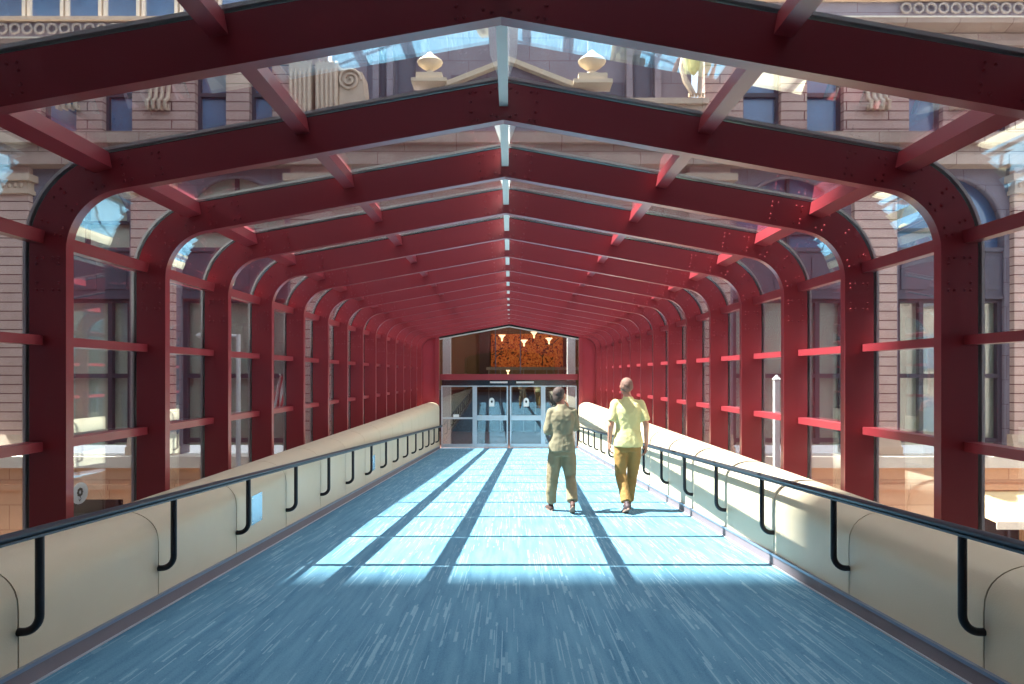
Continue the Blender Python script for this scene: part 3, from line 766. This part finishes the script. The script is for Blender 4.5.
# base storey: pale ledge over orange granite, awnings, openings
m = MB(); m.box(-24.5, -3.35, FY-.55, FY+.6, Z_LEDGE0, Z_LEDGE1); m.box(3.35, 24.5, FY-.55, FY+.6, Z_LEDGE0, Z_LEDGE1); bpart('ledge', m, 'ledge')
ops = [(-16.2, -13.9), (-11.6, -8.6), (8.7, 11.9), (16.9, 18.75)]
m = MB(); x = -24.5
for (a, b) in ops:
    m.box(x, a, FY-.4, FY+.6, GZ, Z_LEDGE0); m.box(a, b, FY-.4, FY+.6, -3.1, Z_LEDGE0); x = b
m.box(x, 24.5, FY-.4, FY+.6, GZ, Z_LEDGE0); m.box(-24.5, 24.5, FY-.5, FY-.39, -2.75, -2.55); bpart('granite_base', m, 'granite')
for (a, b) in ops:
    m = MB(); m.box(a, b, FY+.1, FY+.2, GZ, -3.1); wo = bpart('shop_window', m, 'dark')
    m = MB(); m.box(a+.1, a+.2, FY+.0, FY+.09, GZ+.1, -3.15); m.box(b-.5, b-.4, FY+.0, FY+.09, GZ+.1, -3.15); m.box(a+.1, b-.1, FY+.0, FY+.09, -3.8, -3.7); bpart('shop_frame', m, 'winframe')
for (a, b, w) in ((17.0, 18.7, 'at the far right of the street front'), (8.8, 11.8, 'seen low through the right hand glass'), (-11.5, -8.7, 'seen low through the left hand glass')):
    aw = empty('awning', ((a+b)/2, FY-.45, -2.8)); tag(aw, 'cream canvas shop awning ' + w, 'awning', 'cream awnings on the stone building')
    h = (b-a)/2
    m = MB(); m.prism([(0, 0), (0, -.9), (-.75, -.98), (-.75, -.92)], -h, h, axis='X'); m.build('canopy', M['awning'], aw)
    m = MB(); m.box(-h-.02, h+.02, -.78, -.755, -1.2, -.93); m.build('valance', M['ledge'], aw)

# lamp post, flag, sign post
lp = empty('lamp_post', (-7.12, 18.0, GZ)); tag(lp, 'tall white street lamp post with a side arm, through the left glass', 'lamp post')
m = MB(); m.tube([(0, 0, -.045), (0, 0, 3), (0, 0, 8.45)], [.09, .07, .055], 12); m.build('pole', M['white'], lp, smooth=True)
m = MB(); m.tube([(0, 0, 8.4), (-.3, 0, 8.42), (-.62, 0, 8.4)], .04, 8); m.build('arm', M['white'], lp, smooth=True)
m = MB(); m.ell((-.85, 0, 8.42), .28, .14, .09); m.build('lamp_head', M['white'], lp, smooth=True)
m = MB(); m.lathe([(.16, 0), (.16, .3), (.1, .5), (.091, .6)], (0, 0, -.045), 12); m.build('base', M['white'], lp, smooth=True)
sp = empty('sign_post', (7.95, 20.3, GZ+.1)); tag(sp, 'square white post with pointed cap outside the right hand glass', 'post')
m = MB(); m.box(-.075, .075, -.075, .075, 0, 7.15); m.build('shaft', M['white'], sp)
m = MB(); m.add([(-.1,-.1,7.151),(.1,-.1,7.151),(.1,.1,7.151),(-.1,.1,7.151),(0,0,7.3)], [(3,2,1,0),(0,1,4),(1,2,4),(2,3,4),(3,0,4)]); m.build('cap', M['white'], sp)
fg = empty('flag', (-6.84, 20.0, .25)); tag(fg, 'red and white striped flag drooping from a slanted pole beyond the left glass', 'flag')
m = MB(); nv, nu = 14, 12; vs = []
for th in (0, .012):
    for i in range(nv):
        t = i/(nv-1)
        for j in range(nu):
            u = j/(nu-1); wd = .12+.42*(1-t)
            vs.append((-.22+.36*t+u*wd*(1-.1*t), .05*math.sin(u*14+t*3)+th, .05+1.05*t))
fs = []
o2 = nu*nv
for i in range(nv-1):
    for j in range(nu-1):
        a = i*nu+j; fs.append((a, a+1, a+nu+1, a+nu)); fs.append((a+o2, a+nu+o2, a+nu+1+o2, a+1+o2))
for i in range(nv-1):
    a = i*nu; fs.append((a, a+nu, a+nu+o2, a+o2)); a = i*nu+nu-1; fs.append((a, a+o2, a+nu+o2, a+nu))
for j in range(nu-1):
    fs.append((j, j+o2, j+1+o2, j+1)); a = (nv-1)*nu+j; fs.append((a, a+1, a+1+o2, a+o2))
m.add(vs, fs); m.build('cloth', M['flag'], fg, smooth=True)
m = MB(); m.tube([(.12, .05, 1.15), (-.6, 4.6, -.9)], .025, 8); m.build('pole', M['alu'], fg, smooth=True)

# buildings across the street on both sides (unseen; left block and tower added to cut sunlight)
def block(name, x0, x1, y0, y1, z1, m, face, lab, nwx, nwz, zb=GZ):
    b = empty(name, ((x0+x1)/2, (y0+y1)/2, zb)); tag(b, lab, 'building')
    c = ((x0+x1)/2, (y0+y1)/2)
    q = MB(); q.box(x0-c[0], x1-c[0], y0-c[1], y1-c[1], -.05, z1-zb); q.build('wall', M[m], b)
    q = MB(); q.box(x0-c[0]-.3, x1-c[0]+.3, y0-c[1]-.3, y1-c[1]+.3, z1-zb, z1-zb+.5); q.build('cornice', M['stone_plain'], b)
    xf = (x1 if face > 0 else x0)-c[0]
    dy = (y1-y0)/nwx; dz = (z1-zb-3)/nwz
    wv = MB(); wv.box(-.06, .06, 0, dy*.45, 0, dz*.55); wm = wv.mesh('window', M['skywin'])
    for i in range(nwx):
        for j in range(nwz):
            link('window', wm, b, (xf+face*.061, y0-c[1]+dy*(i+.27), 3+dz*(j+.2)))
M['stoneYZ'] = masonry('buff_side_stone', (196, 176, 160), (188, 166, 150), (120, 100, 92), 1.9, .62, .014, axis='YZ')
block('shade_block', -34, -20.6, -30, 22.5, 25.7, 'stoneYZ', 1, 'unseen long stone block added left of the street to shade the walkway edge', 16, 6)  # added out of view, roof height set to shade the left floor edge
block('shade_tower', -98, -72, -70, 4.9, 135, 'stoneYZ', 1, 'unseen very tall tower added far left to cut sun from the near walkway', 9, 10)  # added out of view, keeps sun off the stretch nearest the camera
block('corner_block', 27, 38, -30, 22.5, 9.0, 'stoneYZ', -1, 'low stone block along the right side of the street', 12, 3)

nb = empty('near_shade_building', (0, 0, GZ)); tag(nb, 'unseen stone building added behind the viewpoint to cut light from behind', 'building')  # added out of view, keeps light off the nearest frames
q = MB()
q.box(-19, -3.5, -9, 1.9, -.05, 22); q.box(3.5, 26, -9, 1.9, -.05, 22); q.box(-3.5, 3.5, -9, 1.9, 10.0, 22); q.box(-3.5, 3.5, -9, 1.9, -.05, 4.8); q.build('wall', M['stone_grey'], nb)
q = MB(); q.box(-3.5, 3.5, -9, -8.7, 4.801, 9.999); q.build('inner_wall', M['brownwall'], nb)
# ------------------------------------------------------------------ people
def organic(name, mb, m, parent, voxel=.008, smooth=4, disp=0.0, dscale=8):
    me = mb.mesh(name, m); o = link(name, me, parent)
    r = o.modifiers.new('r', 'REMESH'); r.mode = 'VOXEL'; r.voxel_size = voxel; r.use_smooth_shade = True
    s = o.modifiers.new('s', 'SMOOTH'); s.iterations = smooth; s.factor = .5
    dg = bpy.context.evaluated_depsgraph_get(); ev = o.evaluated_get(dg)
    nm = bpy.data.meshes.new_from_object(ev)
    o.modifiers.clear(); o.data = nm
    nm.materials.clear(); nm.materials.append(m)
    if disp:
        from mathutils import noise
        for v in nm.vertices:
            n = noise.noise(Vector((v.co.x*dscale*1.6, v.co.y*dscale*1.6, v.co.z*dscale))+Vector((3, 7, 1)))
            n2 = noise.noise(v.co*dscale*2.6)
            v.co += v.normal*disp*(n+.5*n2)
    nm.polygons.foreach_set('use_smooth', [True]*len(nm.polygons))
    return o
def cap(mb, p0, p1, r0, r1, seg=14, fx=1.0):
    """tapered capsule"""
    p0, p1 = Vector(p0), Vector(p1); n = 5
    mb.tube([p0.lerp(p1, i/n) for i in range(n+1)], [r0+(r1-r0)*i/n for i in range(n+1)], seg)
    mb.ell(p0, r0, r0, r0, seg, 8); mb.ell(p1, r1, r1, r1, seg, 8)
def chain(mb, pts, rs, seg=14):
    for i in range(len(pts)-1): cap(mb, pts[i], pts[i+1], rs[i], rs[i+1], seg)
def torso_loft(mb, rings, seg=24):
    """rings: (cx, cy, z, rx, ry)"""
    vs = []
    for (cx, cy, z, rx, ry) in rings:
        for j in range(seg):
            a = 2*PI*j/seg; c, s2 = math.cos(a), math.sin(a)
            e = .8
            vs.append((cx+rx*math.copysign(abs(c)**e, c), cy+ry*math.copysign(abs(s2)**e, s2), z))
    n = len(rings)
    fs = [(i*seg+j, i*seg+(j+1) % seg, (i+1)*seg+(j+1) % seg, (i+1)*seg+j) for i in range(n-1) for j in range(seg)]
    fs += [tuple(reversed(range(seg))), tuple((n-1)*seg+j for j in range(seg))]
    mb.add(vs, fs)
def head(mb, c, yaw, s=1.0):
    """faces +Y before yaw"""
    R = Matrix.Rotation(yaw, 3, 'Z'); c = Vector(c)
    def E(p, rx, ry, rz, seg=16): mb.ell(c+R@(Vector(p)*s), rx*s, ry*s, rz*s, seg, 12, R)
    E((0, -.012, .025), .076, .094, .088)          # cranium
    E((0, .022, -.03), .062, .07, .085)            # face
    E((0, .05, -.085), .034, .034, .026)           # chin
    E((0, .093, -.018), .012, .018, .024, 10)      # nose
    E((0, .098, -.03), .016, .012, .010, 10)
    E((0, .086, -.058), .024, .010, .007, 10); E((0, .083, -.068), .021, .010, .007, 10)   # lips
    for sx in (-1, 1):
        E((sx*.03, .078, .022), .022, .012, .008, 10)   # brow
        E((sx*.03, .078, .005), .013, .010, .008, 10)   # eyelid
        E((sx*.078, .0, -.006), .009, .02, .032, 10)    # ear
        E((sx*.045, .05, -.035), .022, .03, .025, 10)   # cheek
def hair(mb, c, yaw, s=1.0, long=0.0):
    R = Matrix.Rotation(yaw, 3, 'Z'); c = Vector(c)
    def E(p, rx, ry, rz): mb.ell(c+R@(Vector(p)*s), rx*s, ry*s, rz*s, 18, 12, R)
    E((0, -.024, .034), .082, .094, .09); E((0, -.055, -.01-long*.03), .068, .05+long*.01, .06+long*.03)
    for sx in (-1, 1): E((sx*.055, -.03, .0), .028, .055, .05)
def hand(mb, w, d, palm_n, thumb_side, s=1.0, curl=.5, fist=False):
    """w wrist point, d direction of the fingers, palm_n where the palm faces, thumb_side unit vector"""
    w, d, n, t = Vector(w), Vector(d).normalized(), Vector(palm_n).normalized(), Vector(thumb_side).normalized()
    for i in range(4):
        off = t*(.033-.022*i)*s
        cap(mb, w+d*.02*s+off*.7, w+d*.085*s+off, .013*s, .0125*s, 8)
        L = (.036, .042, .039, .030)[i]*s; p = w+d*.09*s+off; dd = d.copy()
        for j, f in enumerate((1.0, .7, .55)):
            ax = d.cross(n).normalized(); dd = Quaternion(ax, curl*(1.1 if fist else .75)) @ dd
            q = p+dd*L*f; cap(mb, p, q, (.0098-.0008*j)*s, (.0092-.0008*j)*s, 8); p = q
    p = w+d*.025*s+t*.028*s; q = p+(d*.6+t*.75+n*.25).normalized()*.04*s; r = q+(d*.95+t*.15+n*.45).normalized()*.033*s
    cap(mb, p, q, .014*s, .012*s, 8); cap(mb, q, r, .0115*s, .0095*s, 8)

def shoe(parent, ankle, toe_dir, pitch, m, s=1.0, flip=False):
    """ankle: ankle joint; pitch>0 raises the heel"""
    d = Vector(toe_dir).normalized(); lat = d.cross(Vector((0,0,1))).normalized()
    R = Matrix((lat, d, Vector((0,0,1)))).transposed() @ Matrix.Rotation(-pitch, 3, 'X')
    a = Vector(ankle)
    def Q(p): return a + R@(Vector(p)*s)
    mb = MB()
    for (p, rx, ry, rz) in (((0, -.035, -.045), .037, .045, .045), ((0, .05, -.05), .04, .085, .035), ((0, .13, -.06), .045, .065, .027), ((0, -.01, -.005), .036, .045, .05)):
        mb.ell(Q(p), rx*s, ry*s, rz*s, 14, 10, R)
    o = organic('shoe', mb, m, parent, .006, 3)
    sb = MB(); vs = []; n = 22
    for z in (-.088, -.068):
        for i in range(n):
            an = 2*PI*i/n; y = .045+.135*math.sin(an); w = .036+.012*math.sin(an)
            vs.append(Q((w*math.cos(an), y, z)))
    sb.add(vs, [tuple(reversed(range(n))), tuple(range(n, 2*n))]+[(i, (i+1) % n, n+(i+1) % n, n+i) for i in range(n)])
    sb.build('sole', M['sole'], o, smooth=True)

def person(loc, H, spec):
    root = empty('person', loc); tag(root, spec['label'], 'person', 'people walking away')
    s = H/1.75; g = lambda dy: SLOPE*dy       # ground under a foot
    J = {k: Vector(v)*s for k, v in spec['J'].items()}
    for k in ('lank', 'rank'): J[k].z += g(J[k].y)
    hd, yaw = J['head'], spec['yaw']
    b = MB(); lean = spec.get('lean', 0)
    def ring(z, rx, ry, k=1.0): return (lean*z*.3*s + J['hipc'].x, J['hipc'].y+spec.get('fwd', 0)*(z-.9)*s, z*s, rx*s*k, ry*s*k)
    T = [(.84, .13, .09), (.92, .155, .10), (1.0, .145, .095), (1.1, .135, .088), (1.2, .148, .098), (1.3, .155, .105), (1.37, .15, .1), (1.43, .1, .075), (1.47, .06, .055)]
    torso_loft(b, [ring(*t) for t in T])
    nk = Vector(ring(1.47, 0, 0)[:3])
    chain(b, [nk, hd+Vector((0, -.01, -.07))*s], [.06*s, .052*s]); head(b, hd, yaw, s)
    for sd in ('l', 'r'):
        chain(b, [J[sd+'sho'], J[sd+'elb'], J[sd+'wri']], [.05*s, .038*s, .026*s])
        cap(b, nk+Vector((0, 0, -.06))*s, J[sd+'sho'], .05*s, .05*s)
        chain(b, [J[sd+'hip'], J[sd+'kne'], J[sd+'ank']], [.08*s, .053*s, .038*s])
        cap(b, J[sd+'ank'], J[sd+'ank']+Vector((0, .1, -.05))*s, .035*s, .03*s)
        hs = spec[sd+'hand']; hand(b, J[sd+'wri'], hs[0], hs[1], hs[2], s, hs[3])
    organic('body', b, spec['skin'], root, .0062, 2)
    h = MB(); hair(h, hd, yaw, s, spec.get('long', 0)); organic('hair', h, spec['hair'], root, .007, 3, .003, 40)
    # shirt
    t = MB(); T2 = [(.85, .196, .148), (.93, .196, .145), (1.0, .178, .13), (1.1, .158, .112), (1.2, .17, .12), (1.3, .188, .126), (1.36, .185, .118), (1.41, .155, .1), (1.45, .105, .08), (1.485, .074, .07), (1.51, .068, .066)]
    torso_loft(t, [ring(*x, spec.get('shirtk', 1)) for x in T2])
    for sd in ('l', 'r'):
        sh, el, wr = J[sd+'sho'], J[sd+'elb'], J[sd+'wri']
        cap(t, nk+Vector((0, 0, -.045))*s, sh+Vector((0, 0, -.006)), .06*s, .062*s)
        e2 = sh.lerp(el, spec['sleeve']); 
        t.tube([sh, sh.lerp(e2, .5), e2], [.066*s, .068*s, .066*s], 14); t.ell(sh, .066*s, .066*s, .066*s)
        if spec['sleeve'] >= 1:
            t.tube([el, el.lerp(wr, .5), el.lerp(wr, .85)], [.056*s, .05*s, .043*s], 14); t.ell(el, .058*s, .058*s, .058*s)
    organic('shirt', t, spec['shirt'], root, .009, 4, .008, 9)
    # trousers
    t = MB(); torso_loft(t, [ring(z, rx, ry) for z, rx, ry in ((.79, .15, .12), (.86, .168, .12), (.93, .162, .112), (.985, .145, .1))])
    tb = spec.get('bag', 1.0)
    for sd in ('l', 'r'):
        hp, kn, an = J[sd+'hip'], J[sd+'kne'], J[sd+'ank']
        t.tube([hp, hp.lerp(kn, .5), kn, kn.lerp(an, .5), kn.lerp(an, .93)], [.1*s, .09*s*tb, .074*s*tb, .068*s*tb, .066*s*tb], 16)
        t.ell(hp, .1*s, .1*s, .1*s)
    organic('trousers', t, spec['trousers'], root, .009, 4, .009, 8)
    b2 = MB()
    for sd in ('l', 'r'): shoe(root, J[sd+'ank'], spec[sd+'toe'][0], spec[sd+'toe'][1], spec['shoe'], s)
    return root
def place(px, py):
    d = FPX*CAMZ/(py-408.0); x = (px-510.3)*d/FPX+CAMX
    return (x, d, floor_z(d))
# right-hand walker, yellow shirt
person(place(628, 511), 1.78, dict(label='person in a pale yellow shirt and mustard trousers walking away, arms hanging', skin=M['skin'], hair=M['hair2'], yaw=math.radians(8),
    shirt=M['yellow'], trousers=M['mustard'], shoe=M['shoe2'], sleeve=.8, bag=1.0, shirtk=.98,
    J=dict(hipc=(0, 0, .9), head=(-.02, .03, 1.635), lsho=(-.165, 0, 1.405), rsho=(.165, 0, 1.405), lelb=(-.235, -.03, 1.13), relb=(.23, -.06, 1.13),
           lwri=(-.235, .05, .9), rwri=(.245, .02, .885), lhip=(-.085, 0, .88), rhip=(.085, 0, .88), lkne=(-.1, -.0, .48), rkne=(.075, .09, .48),
           lank=(-.06, -.24, .125), rank=(.035, .16, .09)),
    lhand=((0.0, .1, -1), (.7, .3, 0), (.1, 1, 0), .55), rhand=((0, .1, -1), (-1, 0, 0), (0, 1, 0), .5),
    ltoe=((-.1, 1, 0), .42), rtoe=((.12, 1, 0), .0)))
# left-hand walker, khaki
person(place(562, 512), 1.66, dict(label='person in khaki top and baggy trousers walking away, one hand raised to the face', skin=M['skin2'], hair=M['hair'], yaw=math.radians(-35), long=.5,
    shirt=M['khaki'], trousers=M['khaki2'], shoe=M['shoe'], sleeve=1.0, bag=1.15, shirtk=.95,
    J=dict(hipc=(0, 0, .9), head=(-.03, .05, 1.63), lsho=(-.145, .0, 1.4), rsho=(.145, .0, 1.4), lelb=(-.2, .0, 1.13), relb=(.2, .12, 1.17),
           lwri=(-.13, .24, 1.12), rwri=(.12, .2, 1.43), lhip=(-.085, 0, .88), rhip=(.085, 0, .88), lkne=(-.13, .06, .48), rkne=(.12, .03, .49),
           lank=(-.15, .14, .09), rank=(.13, -.2, .15)),
    lhand=((.9, .4, 0), (0, -.2, 1), (0, 1, .2), .6), rhand=((-.35, .0, .9), (-.9, -.1, -.2), (-.1, -1, 0), .5),
    ltoe=((-.25, 1, 0), .0), rtoe=((.05, 1, 0), .55)))

# ------------------------------------------------------------------ light
SUN_EL, SUN_AZ = math.radians(55.0), math.radians(.3)
d = Vector((math.cos(SUN_EL)*math.cos(SUN_AZ), math.cos(SUN_EL)*math.sin(SUN_AZ), -math.sin(SUN_EL)))
sl = bpy.data.lights.new('sun', 'SUN'); sl.energy = 21; sl.angle = math.radians(.3); sl.color = (1, .955, .88)
so = bpy.data.objects.new('sun', sl); COL.objects.link(so); so.rotation_euler = d.to_track_quat('-Z', 'Y').to_euler(); so.location = (-30, 0, 60)
w = bpy.data.worlds.new('sky'); sc.world = w; w.use_nodes = True; nt = w.node_tree
bg = nt.nodes['Background']; sk = nt.nodes.new('ShaderNodeTexSky'); sk.sky_type = 'NISHITA'; sk.sun_disc = False
sk.sun_elevation = SUN_EL; sk.sun_rotation = math.radians(-90); sk.dust_density = 2.0; sk.air_density = 1.0
mxw = nt.nodes.new('ShaderNodeMix'); mxw.data_type = 'RGBA'; mxw.inputs[0].default_value = .55
nt.links.new(sk.outputs[0], mxw.inputs[6]); mxw.inputs[7].default_value = (4.2, 4.1, 3.9, 1)
nt.links.new(mxw.outputs[2], bg.inputs[0]); bg.inputs[1].default_value = .55
def point(name, loc, e, col, r=.15):
    l = bpy.data.lights.new(name, 'POINT'); l.energy = e; l.color = col; l.shadow_soft_size = r
    o = bpy.data.objects.new(name, l); COL.objects.link(o); o.location = loc
for i, x in enumerate((-3.5, 0, 3.5)): point('lobby_fill_light', (x, 28.5, 3.9), 110, (1, .8, .58))  # added warm fill for the lobby, no ceiling fittings modelled

# ------------------------------------------------------------------ camera
cd = bpy.data.cameras.new('camera'); cd.sensor_width = 36; cd.lens = FPX/1024*36
cd.shift_x = (512-510.3)/1024; cd.shift_y = (375-342)/1024; cd.clip_end = 400; cd.clip_start = .05
co = bpy.data.objects.new('camera', cd); COL.objects.link(co); co.location = (CAMX, 0, CAMZ); co.rotation_euler = (PI/2, 0, 0)
sc.camera = co
vs = sc.view_settings; sc.display_settings.display_device = 'sRGB'
vs.view_transform = 'Standard'; vs.look = 'None'; vs.gamma = 1; vs.use_curve_mapping = False; vs.exposure = 0.48
